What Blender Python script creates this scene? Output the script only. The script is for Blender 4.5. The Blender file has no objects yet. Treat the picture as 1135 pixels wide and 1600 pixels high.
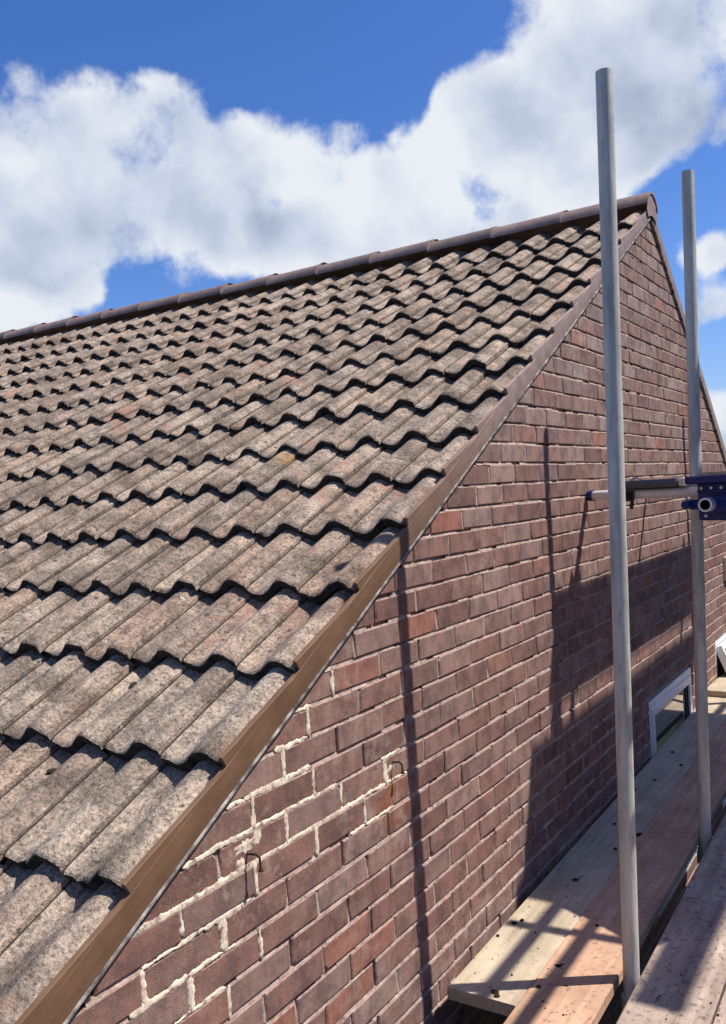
import bpy, math, random
from mathutils import Vector, Matrix
R = math.radians
rnd = random.Random(11)
scene = bpy.context.scene
COL = scene.collection

# ------------------------------------------------------------------ camera
cam_d = bpy.data.cameras.new('camera'); cam = bpy.data.objects.new('camera', cam_d); COL.objects.link(cam)
RX, UP, FW = Vector((0.84064, 0.53826, -0.05996)), Vector((0.03339, 0.05899, 0.99770)), Vector((-0.54056, 0.84071, -0.03162))
CAM = Vector((1.30683, -1.64124, 0.06229))
m = Matrix.Identity(4)
for i in range(3):
    m[i][0], m[i][1], m[i][2], m[i][3] = RX[i], UP[i], -FW[i], CAM[i]
cam.matrix_world = m
cam_d.sensor_fit = 'VERTICAL'; cam_d.sensor_height = 24.0; cam_d.sensor_width = 24.0
cam_d.lens = 24.0 * 1355.71 / 1600.0
cam_d.shift_x = -13.2 / 1600.0; cam_d.shift_y = 16.7 / 1600.0
cam_d.clip_start = 0.05; cam_d.clip_end = 2000
scene.camera = cam
def pix(P):
    d = Vector(P) - CAM; w = d.dot(FW)
    if w <= 0.05: return None
    return 580.71 + 1355.71 * d.dot(RX) / w, 816.72 - 1355.71 * d.dot(UP) / w, w

# ------------------------------------------------------------------ light
SUN = Vector((1.0, 0.61, 1.93)).normalized()
sd = bpy.data.lights.new('sun', 'SUN'); so = bpy.data.objects.new('sun', sd); COL.objects.link(so)
sd.energy = 5.0; sd.angle = R(0.53); sd.color = (1.0, 0.955, 0.89)
so.rotation_euler = SUN.to_track_quat('Z', 'Y').to_euler(); so.location = (8, 5, 16)
scene.view_settings.view_transform = 'Standard'; scene.view_settings.look = 'None'
scene.view_settings.exposure = 0.42; scene.view_settings.gamma = 1.0; scene.view_settings.use_curve_mapping = False
scene.cycles.use_denoising = True
scene.cycles.max_bounces = 6

class NT:
    """small node-building helper"""
    def __init__(s, tree): s.t = tree; s.n = tree.nodes; s.l = tree.links
    def put(s, sock, v):
        if hasattr(v, 'is_linked') or isinstance(v, bpy.types.NodeSocket): s.l.new(v, sock)
        elif isinstance(v, (tuple, list, Vector)):
            v = tuple(v)
            if len(v) == 3 and len(sock.default_value) == 4: v = v + (1.0,)
            sock.default_value = v
        else: sock.default_value = v
    def math(s, op, a, b=0.0, c=0.0, clamp=False):
        n = s.n.new('ShaderNodeMath'); n.operation = op; n.use_clamp = clamp
        s.put(n.inputs[0], a); s.put(n.inputs[1], b); s.put(n.inputs[2], c); return n.outputs[0]
    def vmath(s, op, a, b=(0, 0, 0), scale=None):
        n = s.n.new('ShaderNodeVectorMath'); n.operation = op
        s.put(n.inputs[0], a)
        if scale is not None: s.put(n.inputs['Scale'], scale)
        else: s.put(n.inputs[1], b)
        return n.outputs['Value'] if op in ('DOT_PRODUCT', 'LENGTH', 'DISTANCE') else n.outputs['Vector']
    def noise(s, vec, scale, detail=4.0, rough=0.55, dist=0.0, color=False):
        n = s.n.new('ShaderNodeTexNoise'); s.put(n.inputs['Vector'], vec)
        s.put(n.inputs['Scale'], scale); s.put(n.inputs['Detail'], detail); s.put(n.inputs['Roughness'], rough); s.put(n.inputs['Distortion'], dist)
        return n.outputs['Color'] if color else n.outputs['Fac']
    def voro(s, vec, scale, rand=1.0, feature='F1'):
        n = s.n.new('ShaderNodeTexVoronoi'); n.feature = feature
        s.put(n.inputs['Vector'], vec); s.put(n.inputs['Scale'], scale); s.put(n.inputs['Randomness'], rand); return n.outputs['Distance']
    def step(s, v, lo, hi, a=0.0, b=1.0):
        n = s.n.new('ShaderNodeMapRange'); n.interpolation_type = 'SMOOTHSTEP'
        s.put(n.inputs['Value'], v); s.put(n.inputs['From Min'], lo); s.put(n.inputs['From Max'], hi)
        s.put(n.inputs['To Min'], a); s.put(n.inputs['To Max'], b); return n.outputs['Result']
    def mix(s, f, a, b, mode='MIX'):
        n = s.n.new('ShaderNodeMix'); n.data_type = 'RGBA'; n.blend_type = mode
        s.put(n.inputs[0], f); s.put(n.inputs[6], a); s.put(n.inputs[7], b); return n.outputs[2]
    def ramp(s, f, stops):
        n = s.n.new('ShaderNodeValToRGB'); s.put(n.inputs[0], f)
        while len(n.color_ramp.elements) < len(stops): n.color_ramp.elements.new(0.5)
        for e, (p, c) in zip(n.color_ramp.elements, stops): e.position = p; e.color = tuple(c) + (1.0,)
        return n.outputs[0]
    def mapping(s, vec, scale=(1, 1, 1), rot=(0, 0, 0)):
        n = s.n.new('ShaderNodeMapping'); s.put(n.inputs['Vector'], vec)
        n.inputs['Scale'].default_value = scale; n.inputs['Rotation'].default_value = rot; return n.outputs[0]
    def bump(s, h, strength=0.5, dist=0.01, normal=None):
        n = s.n.new('ShaderNodeBump'); s.put(n.inputs['Height'], h)
        n.inputs['Strength'].default_value = strength; n.inputs['Distance'].default_value = dist
        if normal is not None: s.put(n.inputs['Normal'], normal)
        return n.outputs[0]

# ------------------------------------------------------------------ sky with fair-weather cumulus
BLOBS = [(-0.5279, 0.7834, 0.328, 0.0413, 0.9), (-0.4558, 0.8246, 0.3351, 0.0295, 0.7), (-0.7424, 0.5615, 0.3655, 0.0443, 0.9), (-0.7042, 0.6016, 0.377, 0.0443, 0.9), (-0.6678, 0.6405, 0.3793, 0.0413, 0.9), (-0.7649, 0.5591, 0.3198, 0.0472, 0.9), (-0.7222, 0.6116, 0.3231, 0.0531, 1), (-0.6705, 0.661, 0.3368, 0.0472, 1), (-0.6185, 0.6951, 0.3664, 0.0354, 0.8), (-0.5883, 0.721, 0.3662, 0.0325, 0.8), (-0.5655, 0.745, 0.3539, 0.0354, 0.8), (-0.6359, 0.7081, 0.307, 0.0413, 0.8), (-0.5823, 0.7508, 0.3119, 0.0443, 0.9), (-0.5961, 0.7534, 0.2776, 0.0266, 0.5), (-0.7288, 0.5484, 0.4101, 0.013, 0.4), (-0.5121, 0.7865, 0.3454, 0.0413, 0.9), (-0.482, 0.8137, 0.325, 0.0472, 0.9), (-0.5297, 0.7946, 0.2968, 0.0354, 0.7), (-0.4638, 0.8342, 0.2984, 0.0443, 0.9), (-0.4287, 0.8447, 0.3204, 0.0295, 0.7), (-0.4044, 0.8686, 0.2864, 0.0295, 0.7), (-0.3664, 0.8846, 0.2886, 0.0266, 0.7), (-0.3407, 0.8937, 0.2919, 0.0266, 0.6), (-0.7821, 0.5662, 0.2605, 0.0295, 0.9), (-0.7606, 0.5994, 0.2494, 0.0295, 0.95), (-0.7975, 0.5653, 0.2106, 0.0177, 0.6), (-0.7439, 0.6223, 0.2437, 0.0165, 0.4), (-0.4041, 0.8224, 0.4005, 0.0266, 0.8), (-0.3622, 0.8413, 0.4013, 0.0325, 0.8), (-0.3202, 0.8582, 0.4012, 0.0325, 0.8), (-0.2864, 0.8749, 0.3906, 0.0354, 0.9), (-0.3768, 0.8522, 0.3631, 0.0295, 0.6), (-0.3302, 0.8761, 0.3513, 0.0413, 0.9), (-0.2764, 0.8975, 0.3436, 0.0413, 0.9), (-0.3001, 0.9017, 0.3113, 0.0354, 0.7), (-0.2425, 0.8982, 0.3667, 0.0472, 1), (-0.1919, 0.9005, 0.3902, 0.0531, 1), (-0.1742, 0.9209, 0.3486, 0.0413, 0.8), (-0.2208, 0.8768, 0.4272, 0.0384, 0.8), (-0.2663, 0.8467, 0.4606, 0.0266, 0.7), (-0.3151, 0.8226, 0.4733, 0.0236, 0.5), (-0.1635, 0.8876, 0.4305, 0.0531, 1), (-0.2433, 0.9154, 0.3207, 0.0236, 0.6), (-0.1963, 0.9545, 0.2245, 0.0248, 0.9), (-0.1852, 0.967, 0.1749, 0.0266, 1), (-0.1683, 0.9579, 0.2327, 0.0177, 0.7), (-0.1769, 0.9819, 0.0679, 0.0266, 0.8), (-0.4626, 0.7962, 0.39, 0.0071, 0.35), (-0.6831, 0.6391, 0.3536, 0.0354, 0.8), (-0.6845, 0.6585, 0.3128, 0.0354, 0.7), (-0.5917, 0.7325, 0.3367, 0.0295, 0.6), (-0.5579, 0.7744, 0.2983, 0.0354, 0.8), (-0.5178, 0.8117, 0.2702, 0.0295, 0.6), (-0.4312, 0.8589, 0.2762, 0.0295, 0.6), (-0.2758, 0.9106, 0.3078, 0.0266, 0.6), (-0.2093, 0.9132, 0.3496, 0.0354, 0.8), (-0.7445, 0.5756, 0.3383, 0.0354, 0.8), (-0.4516, 0.8195, 0.3529, 0.0266, 0.6), (-0.6379, 0.6617, 0.394, 0.0295, 0.8), (-0.6837, 0.6506, 0.3306, 0.0443, 1), (-0.7019, 0.643, 0.3063, 0.0354, 1), (-0.6837, 0.6321, 0.3647, 0.0354, 0.9), (-0.6906, 0.6659, 0.2821, 0.0266, 0.7), (-0.6825, 0.617, 0.3919, 0.0325, 0.8), (-0.675, 0.6791, 0.2885, 0.0295, 0.7), (-0.6338, 0.7228, 0.2755, 0.0266, 0.7), (-0.6906, 0.6808, 0.2441, 0.0295, -0.8), (-0.5821, 0.7462, 0.323, 0.013, -0.5), (-0.3907, 0.861, 0.3257, 0.0189, -0.45), (-0.2066, 0.9396, 0.2727, 0.0295, -0.5), (-0.3431, 0.8344, 0.4314, 0.0236, -0.3)]
world = bpy.data.worlds.new('World'); scene.world = world; world.use_nodes = True
wt = world.node_tree; wt.nodes.clear(); W = NT(wt)
out = wt.nodes.new('ShaderNodeOutputWorld'); bg = wt.nodes.new('ShaderNodeBackground')
sky = wt.nodes.new('ShaderNodeTexSky'); sky.sky_type = 'NISHITA'; sky.sun_disc = False
sky.sun_elevation = math.asin(SUN.z); sky.sun_rotation = math.atan2(SUN.x, SUN.y)
sky.air_density = 1.0; sky.dust_density = 0.6; sky.ozone_density = 2.0
tc = wt.nodes.new('ShaderNodeTexCoord'); D = tc.outputs['Generated']
def vn(v, sc, det, ro): return W.vmath('SUBTRACT', W.noise(v, sc, det, ro, color=True), (0.5, 0.5, 0.5))
Dw = W.vmath('ADD', D, W.vmath('SCALE', vn(D, 7.0, 7.0, 0.55), scale=0.085))
Dn = W.vmath('NORMALIZE', Dw)
F = None
for bx_, by_, bz_, sg, wgt in BLOBS:               # union of soft puffs; negative ones are gaps
    sg *= .95
    d_ = W.vmath('DOT_PRODUCT', Dn, (bx_, by_, bz_))
    e_ = W.math('EXPONENT', W.math('MULTIPLY_ADD', d_, 1.0 / (sg * sg), -1.0 / (sg * sg)))
    if F is None: F = W.math('MULTIPLY', e_, wgt)
    elif wgt > 0: F = W.math('SUBTRACT', W.math('MULTIPLY_ADD', e_, wgt, F), W.math('MULTIPLY', F, W.math('MULTIPLY', e_, wgt)))
    else: F = W.math('MULTIPLY', F, W.math('MULTIPLY_ADD', e_, wgt * 0.75, 1.0))
# the same kind of broken cumulus carries on over the rest of the sky
sepD = wt.nodes.new('ShaderNodeSeparateXYZ'); wt.links.new(D, sepD.inputs[0])
mid = Vector((-0.50, 0.82, 0.29)).normalized()
away = W.step(W.vmath('DOT_PRODUCT', D, mid), 0.80, 0.90, 1.0, 0.0)
gen = W.step(W.noise(W.mapping(D, (1, 1, 1.7)), 2.6, 2.0, 0.5), 0.53, 0.69, 0.0, 1.0)
gen = W.math('MULTIPLY', gen, W.step(sepD.outputs[2], 0.0, 0.06))
F = W.math('ADD', F, W.math('MULTIPLY', gen, away))
F = W.math('MINIMUM', F, 1.0)
# billows: rounded lobes at three sizes plus fine fibre
def wobble(v): return W.vmath('ADD', v, W.vmath('SCALE', vn(v, 13.0, 5.0, 0.6), scale=0.06))
def billow(v):
    w_ = wobble(v)
    h = W.math('MULTIPLY_ADD', W.voro(w_, 7.5), -0.75, 0.60)
    return W.math('MULTIPLY_ADD', W.voro(w_, 19.0), -0.34, h)
def height(v):
    return W.math('ADD', W.noise(v, 7.5, 12.0, 0.64), W.math('MULTIPLY', billow(v), 0.8))
n1 = height(D)
dens = W.math('MULTIPLY_ADD', F, 1.60, W.math('MULTIPLY_ADD', n1, 2.05, -1.40))
mask = W.math('POWER', W.step(dens, 0.38, 0.92), 1.05)
def soft(v): return W.math('ADD', W.noise(v, 6.0, 5.0, 0.52), W.math('MULTIPLY', W.voro(wobble(v), 8.5), -0.55))
e1 = W.math('SUBTRACT', soft(D), soft(W.vmath('ADD', D, tuple(Vector((0.34, 0.08, 0.40)) * 0.06))))
lit = W.math('MULTIPLY_ADD', e1, 1.15, 0.90)
thick = W.step(W.math('ADD', F, W.math('MULTIPLY', W.noise(D, 4.4, 5.0, 0.52), 1.5)), 1.30, 2.0)
lit = W.math('SUBTRACT', lit, W.math('MULTIPLY', thick, 0.46), clamp=True)
ccol = W.ramp(lit, [(0.0, (0.32, 0.38, 0.52)), (0.30, (0.44, 0.51, 0.67)), (0.60, (0.66, 0.73, 0.87)), (0.88, (0.88, 0.92, 0.98))])
skyc = W.mix(1.0, sky.outputs[0], (1.22, 1.31, 1.74), 'MULTIPLY')
hs = wt.nodes.new('ShaderNodeHueSaturation'); hs.inputs['Saturation'].default_value = 1.16; hs.inputs['Value'].default_value = 1.0
wt.links.new(skyc, hs.inputs['Color'])
STR = 0.065
cl = W.mix(1.0, ccol, (0.70 / STR,) * 3, 'MULTIPLY')
fin = W.mix(mask, hs.outputs[0], cl)
wt.links.new(fin, bg.inputs['Color']); bg.inputs['Strength'].default_value = STR
wt.links.new(bg.outputs[0], out.inputs['Surface'])
world.cycles.sampling_method = 'MANUAL'; world.cycles.sample_map_resolution = 512

# ------------------------------------------------------------------ materials
MATS = {}
def material(name, build):
    mt = bpy.data.materials.new(name); mt.use_nodes = True
    t = mt.node_tree; N = NT(t); b = t.nodes['Principled BSDF']
    geo = t.nodes.new('ShaderNodeNewGeometry'); oi = t.nodes.new('ShaderNodeObjectInfo')
    N.P = geo.outputs['Position']
    N.rand = N.math('FRACT', N.math('ADD', geo.outputs['Random Per Island'], oi.outputs['Random']))
    r = build(N, b)
    MATS[name] = mt; return mt
def setp(N, b, color=None, rough=None, normal=None, **kw):
    if color is not None: N.put(b.inputs['Base Color'], color)
    if rough is not None: N.put(b.inputs['Roughness'], rough)
    if normal is not None: N.put(b.inputs['Normal'], normal)
    for k, v in kw.items(): N.put(b.inputs[k.replace('_', ' ')], v)
def hue_shift(N, c, r, amt): return N.mix(1.0, c, N.ramp(r, amt), 'MULTIPLY')

TH = 0.51119; TH2 = 0.64155
def brick_col(N):
    P = N.P
    base = N.ramp(N.rand, [(0.0, (0.185, 0.108, 0.097)), (0.20, (0.265, 0.152, 0.134)), (0.40, (0.215, 0.145, 0.134)),
                           (0.62, (0.315, 0.218, 0.196)), (0.80, (0.235, 0.140, 0.122)), (0.93, (0.28, 0.168, 0.145)), (1.0, (0.325, 0.150, 0.112))])
    patch = N.noise(P, 13.0, 3.0, 0.6)
    c = N.mix(N.step(patch, 0.38, 0.68), base, N.mix(1.0, base, (0.60, 0.62, 0.66), 'MULTIPLY'))
    drag = N.noise(N.mapping(P, (1, 60, 7)), 1.0, 3.0, 0.6)
    c = N.mix(N.step(drag, 0.42, 0.72, 0.0, 0.55), c, N.mix(1.0, c, (1.38, 1.34, 1.30), 'MULTIPLY'))
    grit = N.noise(P, 420.0, 2.0, 0.6)
    c = N.mix(1.0, c, N.ramp(grit, [(0.28, (0.62, 0.62, 0.64)), (0.5, (1.0, 1.0, 1.0)), (0.74, (1.45, 1.40, 1.36))]), 'MULTIPLY')
    pale = N.step(N.noise(P, 34.0, 4.0, 0.7), 0.60, 0.80)
    c = N.mix(N.math('MULTIPLY', pale, 0.45), c, (0.42, 0.34, 0.30))
    # rust run below the old nail
    dy = N.vmath('DISTANCE', N.mapping(P, (0.2, 1.0, 1.0)), (0.0, 0.41, -0.815))
    ru = N.math('MULTIPLY', N.step(dy, 0.03, 0.125, 1.0, 0.0), N.step(N.noise(P, 22.0, 4.0), 0.34, 0.56))
    c = N.mix(N.math('MULTIPLY', ru, 0.75), c, (0.24, 0.085, 0.022))
    # cement haze around the newer pointing
    hz_ = N.vmath('DISTANCE', N.mapping(P, (0.2, 0.8, 1.0)), (0.0, -0.17, -0.74))
    hz = N.math('MULTIPLY', N.step(hz_, 0.05, 0.30, 0.5, 0.0), N.step(N.noise(P, 26.0, 5.0, 0.65), 0.48, 0.72))
    c = N.mix(hz, c, (0.52, 0.44, 0.36))
    bl = N.math('MULTIPLY', N.step(N.noise(P, 1.7, 4.0, 0.6), 0.50, 0.66), N.step(N.noise(P, 19.0, 5.0, 0.7), 0.44, 0.66))
    c = N.mix(N.math('MULTIPLY', bl, 0.42), c, (0.46, 0.41, 0.375))
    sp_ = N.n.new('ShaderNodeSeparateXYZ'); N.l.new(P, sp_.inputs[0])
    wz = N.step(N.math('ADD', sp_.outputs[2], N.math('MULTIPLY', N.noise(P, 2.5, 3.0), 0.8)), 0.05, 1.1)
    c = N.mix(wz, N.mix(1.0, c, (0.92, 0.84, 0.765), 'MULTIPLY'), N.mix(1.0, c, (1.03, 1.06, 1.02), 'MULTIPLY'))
    return c, grit, patch
def b_brick(N, b):
    c, g, pt = brick_col(N)
    h = N.math('ADD', N.math('MULTIPLY', g, 0.5), N.math('MULTIPLY', N.noise(N.P, 60.0, 4.0, 0.6), 1.0))
    setp(N, b, c, 0.92, N.bump(h, 0.55, 0.0035)); b.inputs['Specular IOR Level'].default_value = 0.22
material('brick_face', b_brick)
def b_arris(N, b):
    c, g, pt = brick_col(N)
    c = N.mix(N.step(N.noise(N.P, 55.0, 3.0), 0.35, 0.62, 0.10, 0.72), c, (0.40, 0.285, 0.24))
    setp(N, b, c, 0.93, N.bump(N.noise(N.P, 160.0, 3.0), 0.6, 0.003)); b.inputs['Specular IOR Level'].default_value = 0.2
material('brick_arris', b_arris)
def b_mortar(N, b):
    c = N.ramp(N.noise(N.P, 30.0, 5.0, 0.65), [(0.3, (0.19, 0.13, 0.105)), (0.5, (0.36, 0.265, 0.215)), (0.7, (0.50, 0.39, 0.32))])
    c = N.mix(1.0, c, N.ramp(N.noise(N.P, 300.0, 2.0), [(0.3, (0.7, 0.7, 0.7)), (0.7, (1.25, 1.25, 1.25))]), 'MULTIPLY')
    setp(N, b, c, 0.95, N.bump(N.noise(N.P, 220.0, 3.0), 0.7, 0.003)); b.inputs['Specular IOR Level'].default_value = 0.2
material('mortar', b_mortar)
def b_cream(N, b):
    c = N.ramp(N.noise(N.P, 45.0, 5.0, 0.65), [(0.33, (0.18, 0.11, 0.09)), (0.45, (0.55, 0.45, 0.34)), (0.58, (0.78, 0.67, 0.51)), (0.75, (0.82, 0.72, 0.56))])
    setp(N, b, c, 0.95, N.bump(N.noise(N.P, 170.0, 4.0, 0.7), 0.35, 0.002)); b.inputs['Specular IOR Level'].default_value = 0.2
material('cream_mortar', b_cream)

def b_tile(N, b):
    P = N.mapping(N.P, (1, 1, 1), (-TH, 0, 0))           # x across, y up the slope
    base = N.ramp(N.rand, [(0.0, (0.36, 0.27, 0.225)), (0.3, (0.45, 0.35, 0.295)), (0.55, (0.40, 0.315, 0.27)), (0.8, (0.49, 0.39, 0.325)), (1.0, (0.44, 0.315, 0.255))])
    blot = N.noise(P, 7.5, 5.0, 0.62)
    c = N.mix(N.step(blot, 0.40, 0.62), base, N.mix(1.0, base, (0.56, 0.56, 0.56), 'MULTIPLY'))
    bl2 = N.noise(P, 24.0, 4.0, 0.65, 0.6)
    c = N.mix(N.step(bl2, 0.48, 0.64, 0.0, 0.70), c, N.mix(1.0, c, (0.50, 0.50, 0.51), 'MULTIPLY'))
    streak = N.noise(N.mapping(P, (26, 2.2, 8)), 1.0, 4.0, 0.6)
    c = N.mix(N.step(streak, 0.40, 0.70, 0.0, 0.65), c, N.mix(1.0, c, (0.55, 0.53, 0.52), 'MULTIPLY'))
    sp = N.noise(P, 110.0, 4.0, 0.72)
    c = N.mix(1.0, c, N.ramp(sp, [(0.33, (0.28, 0.27, 0.27)), (0.46, (0.78, 0.78, 0.77)), (0.56, (1.05, 1.04, 1.01)), (0.72, (1.48, 1.42, 1.34))]), 'MULTIPLY')
    pink = N.step(N.noise(P, 5.0, 3.0), 0.60, 0.72)
    c = N.mix(N.math('MULTIPLY', pink, 0.5), c, (0.38, 0.20, 0.155))
    # black lichen freckles and a few pale ring-shaped ones
    warp = N.vmath('ADD', P, N.vmath('SCALE', N.noise(P, 60.0, 2.0, color=True), scale=0.018))
    fr = N.voro(warp, 30.0); gate = N.step(N.noise(P, 9.0, 3.0), 0.50, 0.64)
    c = N.mix(N.math('MULTIPLY', N.step(fr, 0.16, 0.30, 1.0, 0.0), N.math('MULTIPLY', gate, 0.85)), c, (0.055, 0.05, 0.05))
    fr2 = N.voro(warp, 75.0)
    c = N.mix(N.math('MULTIPLY', N.step(fr2, 0.12, 0.26, 0.85, 0.0), N.step(N.noise(P, 19.0, 3.0), 0.52, 0.64)), c, (0.05, 0.045, 0.045))
    wl = N.voro(warp, 8.0)
    c = N.mix(N.math('MULTIPLY', N.step(wl, 0.05, 0.085, 0.7, 0.0), N.step(N.noise(P, 90.0, 2.0), 0.42, 0.58)), c, (0.55, 0.55, 0.52))
    ol = N.vmath('DISTANCE', N.P, (-0.80, 1.03, 0.23))
    c = N.mix(N.math('MULTIPLY', N.step(ol, 0.02, 0.075, 0.6, 0.0), N.step(N.noise(P, 45.0, 3.0), 0.42, 0.6)), c, (0.52, 0.27, 0.07))
    c = N.mix(1.0, c, (0.99, 0.985, 0.91), 'MULTIPLY')
    h = N.math('ADD', N.math('MULTIPLY', sp, 0.7), N.noise(P, 260.0, 2.0, 0.6))
    h = N.math('ADD', h, N.math('MULTIPLY', N.noise(P, 28.0, 3.0), 1.5))
    setp(N, b, c, 0.93, N.bump(h, 0.75, 0.005)); b.inputs['Specular IOR Level'].default_value = 0.25
material('tile_concrete', b_tile)
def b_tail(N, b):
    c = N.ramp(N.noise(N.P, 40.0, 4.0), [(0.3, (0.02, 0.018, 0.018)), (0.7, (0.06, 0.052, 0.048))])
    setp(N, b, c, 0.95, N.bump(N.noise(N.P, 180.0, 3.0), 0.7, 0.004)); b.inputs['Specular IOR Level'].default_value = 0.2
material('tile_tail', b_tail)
def b_ridge(N, b):
    c = N.ramp(N.noise(N.P, 16.0, 5.0, 0.6), [(0.3, (0.175, 0.115, 0.095)), (0.55, (0.235, 0.165, 0.14)), (0.75, (0.30, 0.22, 0.19))])
    c = N.mix(1.0, c, N.ramp(N.rand, [(0, (0.86, 0.84, 0.83)), (1, (1.12, 1.1, 1.1))]), 'MULTIPLY')
    c = N.mix(N.step(N.noise(N.P, 90.0, 3.0, 0.7), 0.60, 0.72, 0, 0.6), c, (0.07, 0.06, 0.055))
    setp(N, b, c, 0.75, N.bump(N.noise(N.P, 120.0, 3.0), 0.35, 0.003))
material('ridge_clay', b_ridge)
def b_verge(N, b):
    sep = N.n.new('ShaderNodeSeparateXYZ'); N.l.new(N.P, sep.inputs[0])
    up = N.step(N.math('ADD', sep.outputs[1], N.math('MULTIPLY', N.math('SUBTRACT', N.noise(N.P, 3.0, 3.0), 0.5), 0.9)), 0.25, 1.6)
    base_brown = N.ramp(N.noise(N.P, 9.0, 4.0), [(0.3, (0.125, 0.066, 0.035)), (0.7, (0.180, 0.100, 0.056))])
    sheen_tone = N.ramp(N.noise(N.P, 14.0, 5.0, 0.65), [(0.3, (0.21, 0.14, 0.112)), (0.7, (0.33, 0.24, 0.205))])
    c = N.mix(up, base_brown, sheen_tone)  # paler brown up the slope: grazing sheen put into the colour
    Pr = N.mapping(N.P, (1, 1, 1), (-TH, 0, 0))
    c = N.mix(N.step(N.noise(N.mapping(Pr, (30, 5, 60)), 1.0, 4.0, 0.7), 0.58, 0.75, 0, 0.10), c, (0.42, 0.30, 0.22))
    c = N.mix(N.step(N.noise(N.P, 70.0, 4.0, 0.7), 0.66, 0.74, 0, 0.6), c, (0.10, 0.06, 0.04))
    h = N.math('ADD', N.noise(N.mapping(Pr, (20, 18, 14)), 1.0, 3.0), N.math('MULTIPLY', N.noise(N.P, 150.0, 3.0), 0.35))
    setp(N, b, c, 0.55, N.bump(h, 0.16, 0.008)); b.inputs['Specular IOR Level'].default_value = 0.3
material('verge_cement', b_verge)
def b_cloak(N, b):
    c = N.ramp(N.noise(N.P, 24.0, 5.0, 0.65), [(0.38, (0.07, 0.06, 0.055)), (0.52, (0.26, 0.23, 0.205)), (0.7, (0.56, 0.53, 0.48))])
    setp(N, b, c, 0.9)
material('undercloak', b_cloak)

def b_galv(N, b):
    c = N.ramp(N.noise(N.mapping(N.P, (26, 26, 4)), 1.0, 5.0, 0.65), [(0.28, (0.34, 0.325, 0.285)), (0.5, (0.52, 0.50, 0.445)), (0.75, (0.68, 0.655, 0.59))])
    c = N.mix(N.step(N.noise(N.mapping(N.P, (80, 80, 12)), 1.0, 5.0, 0.72), 0.52, 0.70, 0, 0.42), c, (0.17, 0.165, 0.16))
    c = N.mix(N.step(N.noise(N.P, 21.0, 5.0, 0.72), 0.62, 0.70, 0, 0.75), c, (0.62, 0.61, 0.57))
    c = N.mix(N.step(N.noise(N.mapping(N.P, (40, 40, 11)), 1.0, 5.0, 0.75), 0.68, 0.76, 0, 0.8), c, (0.20, 0.11, 0.06))
    r = N.step(N.noise(N.P, 30.0, 4.0), 0.3, 0.7, 0.42, 0.68)
    setp(N, b, c, r, N.bump(N.noise(N.P, 120.0, 4.0), 0.25, 0.002), Metallic=0.12)
material('galvanised_steel', b_galv)
def b_inside(N, b): setp(N, b, (0.035, 0.035, 0.035), 0.9)
material('tube_inside', b_inside)
def wood(c0, c1, c2, dirt, dirt_amt, lo=.53):
    def f(N, b):
        P = N.P
        gx = N.noise(N.mapping(P, (34, 2.2, 30)), 1.0, 6.0, 0.62, 0.6)
        c = N.ramp(gx, [(0.30, c0), (0.5, c1), (0.7, c2)])
        c = N.mix(1.0, c, N.ramp(N.noise(P, 5.0, 4.0), [(0.3, (0.80, 0.79, 0.78)), (0.7, (1.12, 1.1, 1.08))]), 'MULTIPLY')
        c = N.mix(N.math('MULTIPLY', N.step(N.noise(P, 46.0, 5.0, 0.72), lo, lo + .14), dirt_amt), c, dirt)
        st = N.noise(N.mapping(P, (3, 11, 3)), 1.0, 5.0, 0.7, 0.8)
        c = N.mix(N.step(st, 0.62, 0.72, 0, dirt_amt * 0.8), c, dirt)
        kn = N.voro(N.mapping(P, (5.5, 1.9, 5)), 1.0)
        c = N.mix(N.step(kn, 0.045, 0.085, 0.75, 0.0), c, tuple(v * 0.35 for v in c0))
        h = N.math('ADD', gx, N.math('MULTIPLY', N.noise(P, 90.0, 3.0), 0.5))
        setp(N, b, c, 0.85, N.bump(h, 0.4, 0.003)); b.inputs['Specular IOR Level'].default_value = 0.25
    return f
material('wood_pale', wood((0.36, 0.285, 0.195), (0.46, 0.375, 0.265), (0.53, 0.45, 0.335), (0.20, 0.16, 0.13), 0.42))
material('wood_orange', wood((0.37, 0.215, 0.135), (0.49, 0.305, 0.20), (0.56, 0.38, 0.265), (0.17, 0.10, 0.07), 0.60))
material('wood_grey', wood((0.27, 0.20, 0.155), (0.39, 0.30, 0.24), (0.48, 0.385, 0.31), (0.115, 0.09, 0.075), 0.85, .515))
def plain(c, r, metal=0.0, var=0.12, spec=0.5):
    def f(N, b):
        lo = tuple(v * (1 - var) for v in c); hi = tuple(min(1, v * (1 + var)) for v in c)
        setp(N, b, N.ramp(N.noise(N.P, 38.0, 4.0), [(0.3, lo), (0.7, hi)]), N.step(N.noise(N.P, 60.0, 3.0), 0.3, 0.7, r - 0.06, r + 0.06), Metallic=metal)
        b.inputs['Specular IOR Level'].default_value = spec
    return f
material('white_upvc', plain((0.70, 0.70, 0.69), 0.35, 0, 0.04))
material('gasket_black', plain((0.02, 0.02, 0.022), 0.6))
material('blue_paint', plain((0.006, 0.018, 0.125), 0.38, 0, 0.2))
material('aluminium', plain((0.74, 0.74, 0.72), 0.36, 0.25, 0.08))
material('black_plastic', plain((0.018, 0.018, 0.02), 0.5, 0, 0.3))
material('cream_plastic', plain((0.70, 0.62, 0.46), 0.5, 0, 0.05))
material('rust', plain((0.045, 0.022, 0.014), 0.85, 0.2, 0.5))
material('moss', plain((0.035, 0.026, 0.016), 0.95, 0, 0.6, 0.15))
def b_pad(N, b):
    c = N.ramp(N.noise(N.P, 190.0, 3.0, 0.7), [(0.36, (0.055, 0.058, 0.065)), (0.6, (0.13, 0.135, 0.145)), (0.75, (0.34, 0.34, 0.35))])
    setp(N, b, c, 0.8)
material('grey_pad', b_pad)
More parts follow.
